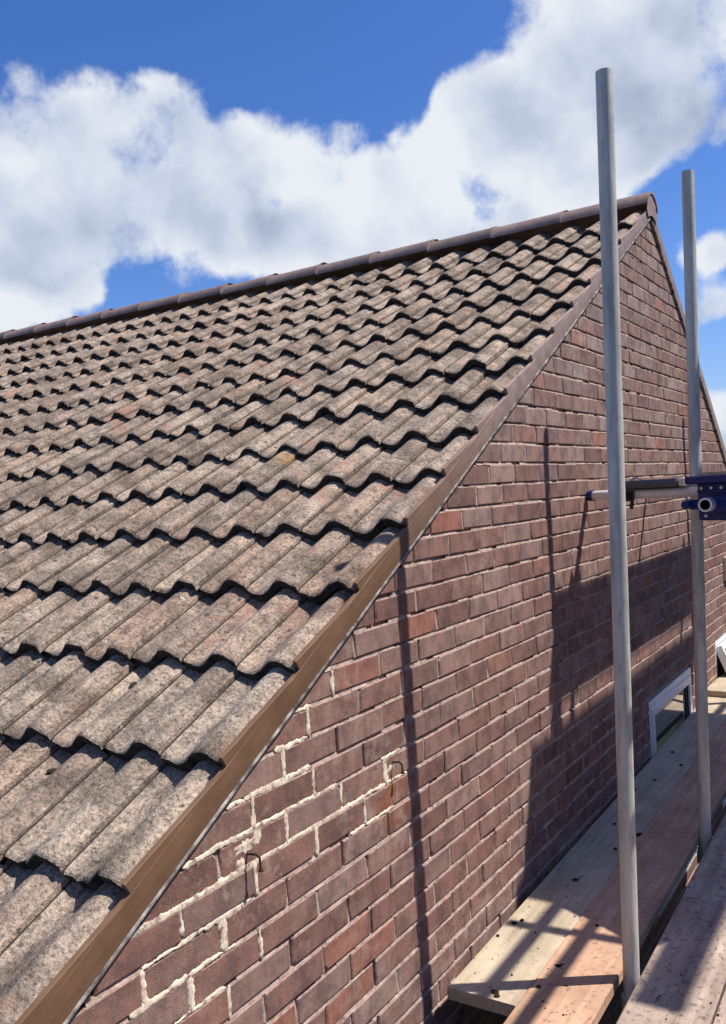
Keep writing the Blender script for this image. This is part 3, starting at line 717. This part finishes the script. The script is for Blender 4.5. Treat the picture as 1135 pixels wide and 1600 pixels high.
# --- verge: cement band under the tile edges, one fillet per course on top of it, undercloak below
def band(fn, s0, s1, n_top, xf, sub=.06, seed=1, flip=False, taper=None, xi=-.020):
    b_ = MB(); rr = random.Random(seed); n = max(2, int((s1 - s0) / sub)); V = []
    for i in range(n + 1):
        s = s0 + (s1 - s0) * i / n; w = rr.gauss(0, .0004); nt = (n_top if taper is None else taper(i / n)) + rr.gauss(0, .0004)
        lo = .0005 if taper is None else .045
        V += [fn(xi, s, lo), fn(xf - .001 + w * .5, s, lo), fn(xf + .001 + w, s, lo + (nt - lo) * .45), fn(xf + .0005 + w, s, nt - .0010), fn(xf - .001, s, nt), fn(xi, s, nt - .010 if taper is None else nt + .002)]
    q = [(i * 6 + j, i * 6 + j + 1, (i + 1) * 6 + j + 1, (i + 1) * 6 + j) for i in range(n) for j in range(5)]
    q += [(0, 1, 2, 3, 4, 5), tuple(n * 6 + j for j in (5, 4, 3, 2, 1, 0))]
    if flip: q = [tuple(reversed(f)) for f in q]
    b_.add(V, q, 0, False)
    return b_
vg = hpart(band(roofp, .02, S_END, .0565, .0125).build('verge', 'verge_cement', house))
fl = []
for i, s in enumerate(ROWS[:-1]):
    up = ROWS[i + 1]
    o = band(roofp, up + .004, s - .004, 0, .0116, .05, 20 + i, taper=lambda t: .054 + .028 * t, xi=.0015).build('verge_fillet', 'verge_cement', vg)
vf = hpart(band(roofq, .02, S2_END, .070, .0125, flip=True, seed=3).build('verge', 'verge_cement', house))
for (fn, se, par) in ((roofp, S_END, vg), (roofq, S2_END, vf)):
    mb = MB(); n = int(se / .05); rr = random.Random(9); V = []
    for i in range(n + 1):
        s = max(.03, se * i / n); x = .0142 + rr.gauss(0, .0006)
        V += [fn(-.03, s, -.0075), fn(x, s, -.0065), fn(x, s, -.0012), fn(-.03, s, -.0002)]
    q = [(i * 4 + j, i * 4 + (j + 1) % 4, (i + 1) * 4 + (j + 1) % 4, (i + 1) * 4 + j) for i in range(n) for j in range(4)]
    if fn is roofq: q = [tuple(reversed(f)) for f in q]
    mb.add(V, q); mb.build('undercloak', 'undercloak', par)
for par in (vg, vf, roof): 
    for o in par.children: o.matrix_parent_inverse = Matrix.Identity(4)

# ------------------------------------------------------------------ unseen neighbour house, added to keep low sky light off the gable
nb = thing('added_neighbour_house', 'unseen brick house added across the side passage to block low sky light', 'house', (5.6, 4, ZG))
mb = MB(); mb.box((0, -11, 0), (6.4, 10, 5.2)); mb.build('wall', 'brick_face', nb)
mb = MB(); V = [(-.35, -11.3, 5.15), (3.2, -11.3, 7.5), (6.75, -11.3, 5.15), (-.35, 10.3, 5.15), (3.2, 10.3, 7.5), (6.75, 10.3, 5.15)]
mb.add(V, [(0, 3, 4, 1), (1, 4, 5, 2), (0, 1, 2), (3, 5, 4), (0, 2, 5, 3)]); mb.build('roof', 'tile_tail', nb)
for (wy, wz) in ((-6, .9), (0, .9), (5, .9), (-3, 3.3), (4, 3.3)):
    mb = MB(); frame_ring(mb, wy, wy + 1.2, wz, wz + 1.15, .06, -.03, .03); w_ = mb.build('window', 'white_upvc', nb)
    mb = MB(); mb.box((-.012, wy + .06, wz + .06), (-.004, wy + 1.14, wz + 1.09)); mb.build('pane', 'window_glass', w_)
mb = MB(); mb.box((-.12, -11.3, 5.02), (-.02, 10.3, 5.12), 0, None, .01); mb.build('gutter', 'black_plastic', nb)

# ------------------------------------------------------------------ scaffold
ZD = -1.42
def board(name, x0, x1, y0, y1, zt_, mat, label, group, skew=0.0, seed=0, th=.038):
    """scaffold board: chamfered plank with a slight bow along its length"""
    t = thing(name, label, 'scaffold board', ((x0 + x1) / 2, (y0 + y1) / 2, zt_), group, (0, 0, skew))
    mb = MB(); rr = random.Random(seed); n = 10; L = y1 - y0; w = (x1 - x0) / 2; c = .004; V = []
    bow, cup = rr.uniform(-.004, .004), rr.uniform(-.002, .002)
    prof_ = [(-w, -th + c), (-w, -c), (-w + c, 0), (w - c, 0), (w, -c), (w, -th + c), (w - c, -th), (-w + c, -th)]
    for i in range(n + 1):
        y = -L / 2 + L * i / n; z = bow * math.sin(math.pi * i / n)
        e = .004 if i in (0, n) else 0
        for (px_, pz) in prof_: V.append((px_ * (1 - e), y, pz + z))
    q = [(i * 8 + j, i * 8 + (j + 1) % 8, (i + 1) * 8 + (j + 1) % 8, (i + 1) * 8 + j) for i in range(n) for j in range(8)]
    q = [tuple(reversed(f)) for f in q]
    mb.add(V, q + [tuple(range(8)), tuple(n * 8 + j for j in range(7, -1, -1))])
    mb.build('plank', mat, t)
    hb = MB()                      # hoop-iron end bands
    for yy in (-L / 2 + .025, L / 2 - .055):
        hb.box((-w - .0012, yy, -th - .0012), (w + .0012, yy + .030, -th)); hb.box((-w - .0012, yy, -th), (-w, yy + .03, .0))
        hb.box((w, yy, -th), (w + .0012, yy + .03, .0))
    hb.build('end_band', 'galvanised_steel', t)
    return t
WALK = 'boards of the walkway beside the gable'
SK = R(.6)
board('scaffold_board', .025, .246, .585, 4.485, ZD, 'wood_pale', 'pale scaffold board running along the foot of the brick wall', WALK, SK, 1)
board('scaffold_board', .248, .463, .33, 4.23, ZD + .002, 'wood_orange', 'orange-brown scaffold board between the pale board and the two poles', WALK, SK, 2)
board('scaffold_board', .532, .755, -.6, 3.3, ZD + .012, 'wood_grey', 'grimy grey-brown board just right of the two poles', WALK, R(.9), 3)
board('scaffold_board', .760, .983, -.55, 3.35, ZD + .012, 'wood_grey', 'pinkish-grey board in the bottom right corner of the walkway', WALK, R(.9), 4)
board('scaffold_board', 0.989, 1.212, -.6, 3.3, ZD + .012, 'wood_grey', 'grimy board under the photographer, next to the corner board', WALK, R(.9), 5)
board('scaffold_board', 1.217, 1.44, -.6, 3.3, ZD + .012, 'wood_pale', 'outermost board of the lower walkway', WALK, R(.9), 6)
board('scaffold_board', 0.55, 0.772, -4.5, -.62, ZD + .012, 'wood_grey', 'board on the walkway behind the photographer, inner one', WALK, 0, 7)
board('scaffold_board', 1.0, 1.223, -4.5, -.62, ZD + .012, 'wood_grey', 'board on the walkway behind the photographer, outer one', WALK, 0, 8)
board('scaffold_board', -.02 + .05, .255, 4.40, 6.6, ZD + .040, 'wood_pale', 'sunlit board end lapped on at the far end of the walkway', WALK, R(-2), 9)
board('scaffold_board', .268, .490, 4.26, 6.5, ZD + .002, 'wood_pale', 'far board continuing the orange-brown one', WALK, 0, 10)

PX, PZ = 1.25, 2.003
DY = .61 * .5
POLE = 'upright scaffold poles along the walkway'
def pole(top, bot, label, coupl=(-1.50,), seed=0):
    top = Vector(top); bot = Vector(bot); d = (top - bot).normalized(); foot = bot + d * ((ZG - bot.z) / d.z)
    t = thing('scaffold_pole', label, 'scaffold pole', foot, POLE)
    mb = MB(); mb.pipe((0, 0, 0), top - foot, .02415, .0205, 28); mb.build('tube', ['galvanised_steel', 'tube_inside'], t)
    for zc in coupl:
        c = foot + d * ((zc - foot.z) / d.z) - foot
        cb = MB(); cb.tube(c - d * .028, c + d * .028, .031, 20); cb.box((c.x + .02, c.y - .028, c.z - .026), (c.x + .062, c.y + .028, c.z + .026), 0, None, .006)
        cb.tube((c.x + .03, c.y - .05, c.z), (c.x + .03, c.y + .045, c.z), .007, 10); cb.tube((c.x + .03, c.y - .062, c.z), (c.x + .03, c.y - .045, c.z), .013, 6)
        cb.build('coupler', 'galvanised_steel', t)
    return t
pole((.5676, .8788, 1.2308), (.517, .864, -1.42), 'nearest and tallest scaffold pole, standing in the gap between the boards')
pole((.5364, 2.0644, 1.2861), (.488, 2.025, -1.40), 'shorter-looking pole behind, with the blue saw stand in front of it')
pole((.44, 4.42, 1.25), (.42, 4.42, -1.42), 'far scaffold pole near the open window, whose shadow falls on the gable', (-1.50,))
pole((1.50, -2.1, 2.2), (1.50, -2.1, -1.42), 'outer scaffold pole beside the photographer', (-1.5,))
pole((2.55, 4.78, 3.2), (2.55, 4.78, -1.42), 'outer scaffold pole at the far end of the upper platform', (-1.5, PZ - .05))
pole((2.55, 2.75, 3.2), (2.55, 2.75, -1.42), 'outer scaffold pole at the near end of the upper platform', (-1.5, PZ - .05))
def tube_thing(name, A, B, label, group, cat='scaffold tube'):
    A = Vector(A); t = thing(name, label, cat, A, group); mb = MB(); mb.pipe((0, 0, 0), Vector(B) - A, .02415, .0205, 22)
    mb.build('tube', ['galvanised_steel', 'tube_inside'], t); return t
TR = 'cross tubes carrying the walkway boards'
ZT = ZD - .038 - .0255
tube_thing('transom_tube', (.30, .66, ZT), (1.62, .66, ZT), 'cross tube under the near ends of the walkway boards', TR)
tube_thing('transom_tube', (.515, 1.31, ZT + .010), (1.62, 1.31, ZT + .010), 'cross tube ending in the gap between the two poles', TR)
tube_thing('transom_tube', (.03, 2.13, ZT), (1.62, 2.13, ZT), 'cross tube at the foot of the pole with the saw stand', TR)
tube_thing('transom_tube', (.03, 4.33, ZT), (1.62, 4.33, ZT), 'cross tube under the sunlit far ends of the boards', TR)
LG = 'ledger tubes running along the scaffold'
tube_thing('ledger_tube', (.575, -2.0, ZT - .05), (.575, 6.6, ZT - .05), 'ledger tube under the gap beside the poles', LG)
tube_thing('ledger_tube', (1.54, -2.0, ZT - .05), (1.54, 6.6, ZT - .05), 'ledger tube along the outer side of the walkway', LG)
# raised platform to the right of the view; its shadow falls on the gable and the walkway
UP_ = 'boards of the raised platform'
ends = [(.225, 2.22), (.225, 2.06), (.225, 2.00), (.225, 1.98), (.100, 1.95), (.128, 1.52)]
xp = PX
for i, (wd_, ye) in enumerate(ends):
    gap = .062 if i == 0 else .006
    board('scaffold_board', xp, xp + wd_, ye + DY, 4.76 + DY + .05 * (i % 2), PZ + .038, 'wood_grey',
          ['innermost board of the raised platform', 'second board of the raised platform', 'middle board of the raised platform', 'fourth board of the raised platform', 'narrow strip beside the outermost board of the raised platform', 'outermost board of the raised platform, with its end sticking out'][i], UP_, 0, 40 + i)
    xp += wd_ + gap
tube_thing('transom_tube', (1.2, 2.8, PZ - .0255), (2.6, 2.8, PZ - .0255), 'cross tube under the near end of the raised platform', 'cross tubes of the raised platform')
tube_thing('transom_tube', (1.2, 4.75, PZ - .0255), (2.6, 4.75, PZ - .0255), 'cross tube under the far end of the raised platform', 'cross tubes of the raised platform')
tube_thing('guard_rail', (1.38, 1.30, .935), (1.38, 5.0, .935), 'upper rail tube below the raised platform', 'rails of the raised platform', 'rail')
tube_thing('guard_rail', (1.38, .95, .640), (1.38, 5.0, .640), 'lower rail tube below the raised platform', 'rails of the raised platform', 'rail')
tube_thing('guard_rail', (1.20, 1.72, .79), (1.62, 1.76, .79), 'short cross tube clamped to the rails', 'rails of the raised platform', 'rail')

# ------------------------------------------------------------------ saw stand propped against the wall
A0 = Vector((.012, 2.214, 0)); ud = Vector((1, -.5, 0)).normalized(); wd = Vector((-ud.y, ud.x, 0)) * -1   # wd points to the viewer's side
BM = Matrix(((ud.x, wd.x, 0, A0.x), (ud.y, wd.y, 0, A0.y), (0, 0, 1, A0.z), (0, 0, 0, 1)))
stand = thing('saw_stand', 'blue and silver folding saw stand with its arm against the brick wall', 'saw stand', A0)
def L(a, b_, c): return BM @ Vector((a, b_, c)) - A0
BL = Matrix.Translation(-A0) @ BM
mb = MB(); mb.tube(L(.02, 0, 0), L(1.5, 0, 0), .0215, 24); mb.build('extension_arm', 'aluminium', stand)
mb = MB(); mb.tube(L(0, 0, 0), L(.034, 0, 0), .0245, 20); mb.tube(L(-.004, 0, 0), L(0, 0, 0), .019, 20); mb.build('end_cap', 'blue_paint', stand)
mb = MB(); mb.box((.215, -.05, .024), (.525, .045, .057), 0, BL, .010); mb.build('work_support', 'grey_pad', stand)
mb = MB(); mb.box((.225, -.040, .0215), (.52, .030, .0238), 0, BL); mb.build('support_plate', 'black_plastic', stand)
mb = MB(); mb.box((.528, -.035, .024), (.555, .035, .058), 0, BL, .003); mb.build('stop_block', 'cream_plastic', stand)
mb = MB()
for q in range(9):
    a0, a1 = math.pi * q / 9, math.pi * (q + 1) / 9
    mb.tube(L(.275 - .026 * math.cos(a0), 0, .055 + .014 * math.sin(a0)), L(.275 - .026 * math.cos(a1), 0, .055 + .014 * math.sin(a1)), .0035, 8)
mb.build('support_handle', 'aluminium', stand)
mb = MB(); mb.tube(L(.262, .028, -.005), L(.262, .060, -.012), .016, 12, r1=.013); mb.tube(L(.262, .01, -.022), L(.268, .025, -.062), .008, 8); mb.box((.240, .0225, -.030), (.285, .036, .014), 0, BL, .004); mb.build('clamp_knob', 'black_plastic', stand)
mb = MB(); mb.box((.590, -.075, .030), (1.45, .075, .060), 0, BL, .004); mb.build('top_plate', 'blue_paint', stand)
mb = MB(); mb.box((.645, -.055, .0605), (1.45, .065, .071), 0, BL, .002); mb.build('top_board', 'wood_pale', stand)
mb = MB(); mb.box((.625, .030, -.110), (.84, .042, .030), 0, BL, .003); mb.box((.625, -.052, -.110), (.84, -.040, .030), 0, BL, .003); mb.box((.627, -.0395, -.114), (.838, .0295, -.102), 0, BL); mb.build('bracket', 'blue_paint', stand)
def view_pt(u, v, w): return CAM + (FW + RX * ((u - 580.71) / 1355.71) - UP * ((v - 816.72) / 1355.71)) * w - A0
E0 = view_pt(1102, 789, 3.27); mb = MB(); mb.pipe(E0, E0 + Vector((.10, 1.1, 0)), .0265, .0195, 28); mb.build('folded_leg', ['aluminium', 'tube_inside'], stand)
mb = MB(); mb.tube(L(.585, .043, -.050), L(.585, .075, -.050), .017, 14); mb.box((.575, .030, -.070), (.63, .046, -.030), 0, BL, .003); mb.build('leg_catch', 'blue_paint', stand)
mb = MB(); mb.tube(L(.80, .045, -.11), L(.805, .055, -.135), .011, 10); mb.tube(L(.80, .045, -.133), L(.808, .062, -.155), .006, 8); mb.build('lever', 'black_plastic', stand)
mb = MB()
for (a_, c_) in ((.645, .012), (.69, .012), (.735, .012), (.66, -.095), (.78, -.095), (.82, .012)):
    mb.tube(L(a_, .042, c_), L(a_, .049, c_), .0065, 6)
mb.build('bolt', 'aluminium', stand)
mb = MB(); mb.box((.70, .0425, -.085), (.81, .060, -.015), 0, BL, .006); mb.box((.628, .0425, -.006), (.84, .052, .004), 0, BL, .002); mb.build('side_plate', 'blue_paint', stand)
B2 = Vector((0.012, 3.215, 0)) - A0
mb = MB(); mb.tube(B2, B2 + ud * 1.1, .0125, 16); mb.tube(B2 + ud * 1.1, L(1.35, 0, -.01), .0125, 16); mb.build('rear_arm', 'aluminium', stand)

# ------------------------------------------------------------------ small things
def bent_nail(y, z, label, L1, drop, seed):
    t = thing('rusty_nail', label, 'nail', (0, y, z), 'rusty nails in the gable wall')
    mb = MB(); P = [(-.01, 0, 0), (L1 * .8, .004, .003), (L1, .008, -.004), (L1 + .003, .006, -drop)]
    for a, b_ in zip(P[:-1], P[1:]): mb.tube(a, b_, .0028, 10)
    mb.tube((L1 + .003, .006, -drop), (L1 + .003, .006, -drop - .004), .006, 10)
    mb.build('shank', 'rust', t); return t
bent_nail(-.205, -.722, 'bent rusty nail among the cream mortar smears near the verge', .030, .030, 1)
bent_nail(.425, -.700, 'bent rusty nail above the rust-stained brick beside the long pole shadow', .026, .026, 2)
def clump(seed, r):
    rr = random.Random(seed); V = []; Fc = []; n, mm = 9, 5
    for i in range(mm + 1):
        ph = math.pi * .5 * i / mm
        for j in range(n):
            a = 2 * math.pi * j / n; q = r * rr.uniform(.65, 1.25)
            V.append((math.cos(a) * math.cos(ph) * q, math.sin(a) * math.cos(ph) * q * .8, math.sin(ph) * q * .36))
    Fc = [(i * n + j, i * n + (j + 1) % n, (i + 1) * n + (j + 1) % n, (i + 1) * n + j) for i in range(mm) for j in range(n)]
    return mesh_data('moss_clump', V, Fc, ['moss'], None, True)
CM = [clump(i, 1.0) for i in range(4)]
def deck_point(u, v, zz=ZD + .001):
    d = FW + RX * ((u - 580.71) / 1355.71) - UP * ((v - 816.72) / 1355.71); t = (zz - CAM.z) / d.z; return CAM + d * t
big_ = [(.185, .62, .012), (.20, .605, .010), (.30, .83, .013), (.31, .845, .008), (.29, .70, .010), (.075, 1.02, .012), (.09, 1.05, .009), (.06, .92, .007), (.245, 1.93, .016), (.20, 1.75, .010),
        (.15, 1.42, .012), (.08, 2.45, .012), (.13, 2.62, .010), (.19, 2.9, .012), (.10, 3.1, .012), (.12, 2.0, .010), (.33, 1.12, .011), (.36, .74, .008), (.40, 2.3, .012)]
for i, (x, y, r_) in enumerate(big_):
    o = link('moss_clump', CM[i % 4], None, (x, y, ZD + .002), (0, 0, i * 1.3), label='dark moss crumb dropped on the scaffold boards', category='moss clump', group='moss crumbs on the boards')
    o.scale = (r_, r_, r_)
cr2 = random.Random(77); mb = MB()
for i in range(620):
    x, y = cr2.uniform(.05, .47), .6 + cr2.random() ** 1.6 * 3.4
    if i > 330: x, y = cr2.uniform(.56, .98), cr2.uniform(.45, 3.0)
    zz = ZD + (.001 if x < .268 else .003 if x < .5 else .0135)
    r_ = .0012 + .0035 * cr2.random() ** 3
    V = [(x + math.cos(a) * r_ * cr2.uniform(.7, 1.3), y + math.sin(a) * r_ * cr2.uniform(.7, 1.3), zz) for a in (0, 1.26, 2.5, 3.8, 5.0)] + [(x, y, zz + r_ * .8)]
    mb.add(V, [(k, (k + 1) % 5, 5) for k in range(5)])
mb.build('moss_crumbs', 'moss', None, kind='stuff', label='fine dark moss crumbs sprinkled over the boards', category='debris')
mr = random.Random(31)
for i, (s, x) in enumerate([(3.76, -.62), (3.74, -.72), (4.08, -.355), (3.12, -1.30), (3.43, -.93), (2.83, -1.72), (2.52, -2.3), (1.92, -1.42), (4.40, -.43), (3.42, -1.52), (3.40, -.55), (2.50, -.75), (2.81, -.33), (4.04, -.75), (4.05, -1.12), (3.73, -1.33), (2.2, -1.9)]):
    x = .001 - (round((.001 - x) / COV) + .77) * COV
    P = roofp(x, s + .012, NCREST - T - AMP + .003)
    o = link('moss_tuft', CM[i % 4], None, P, (TH, 0, i * .9), label='dark moss tuft lodged under a tile edge', category='moss tuft', group='moss tufts on the tiles')
    r_ = mr.uniform(.012, .022); o.scale = (r_, r_ * .9, r_)
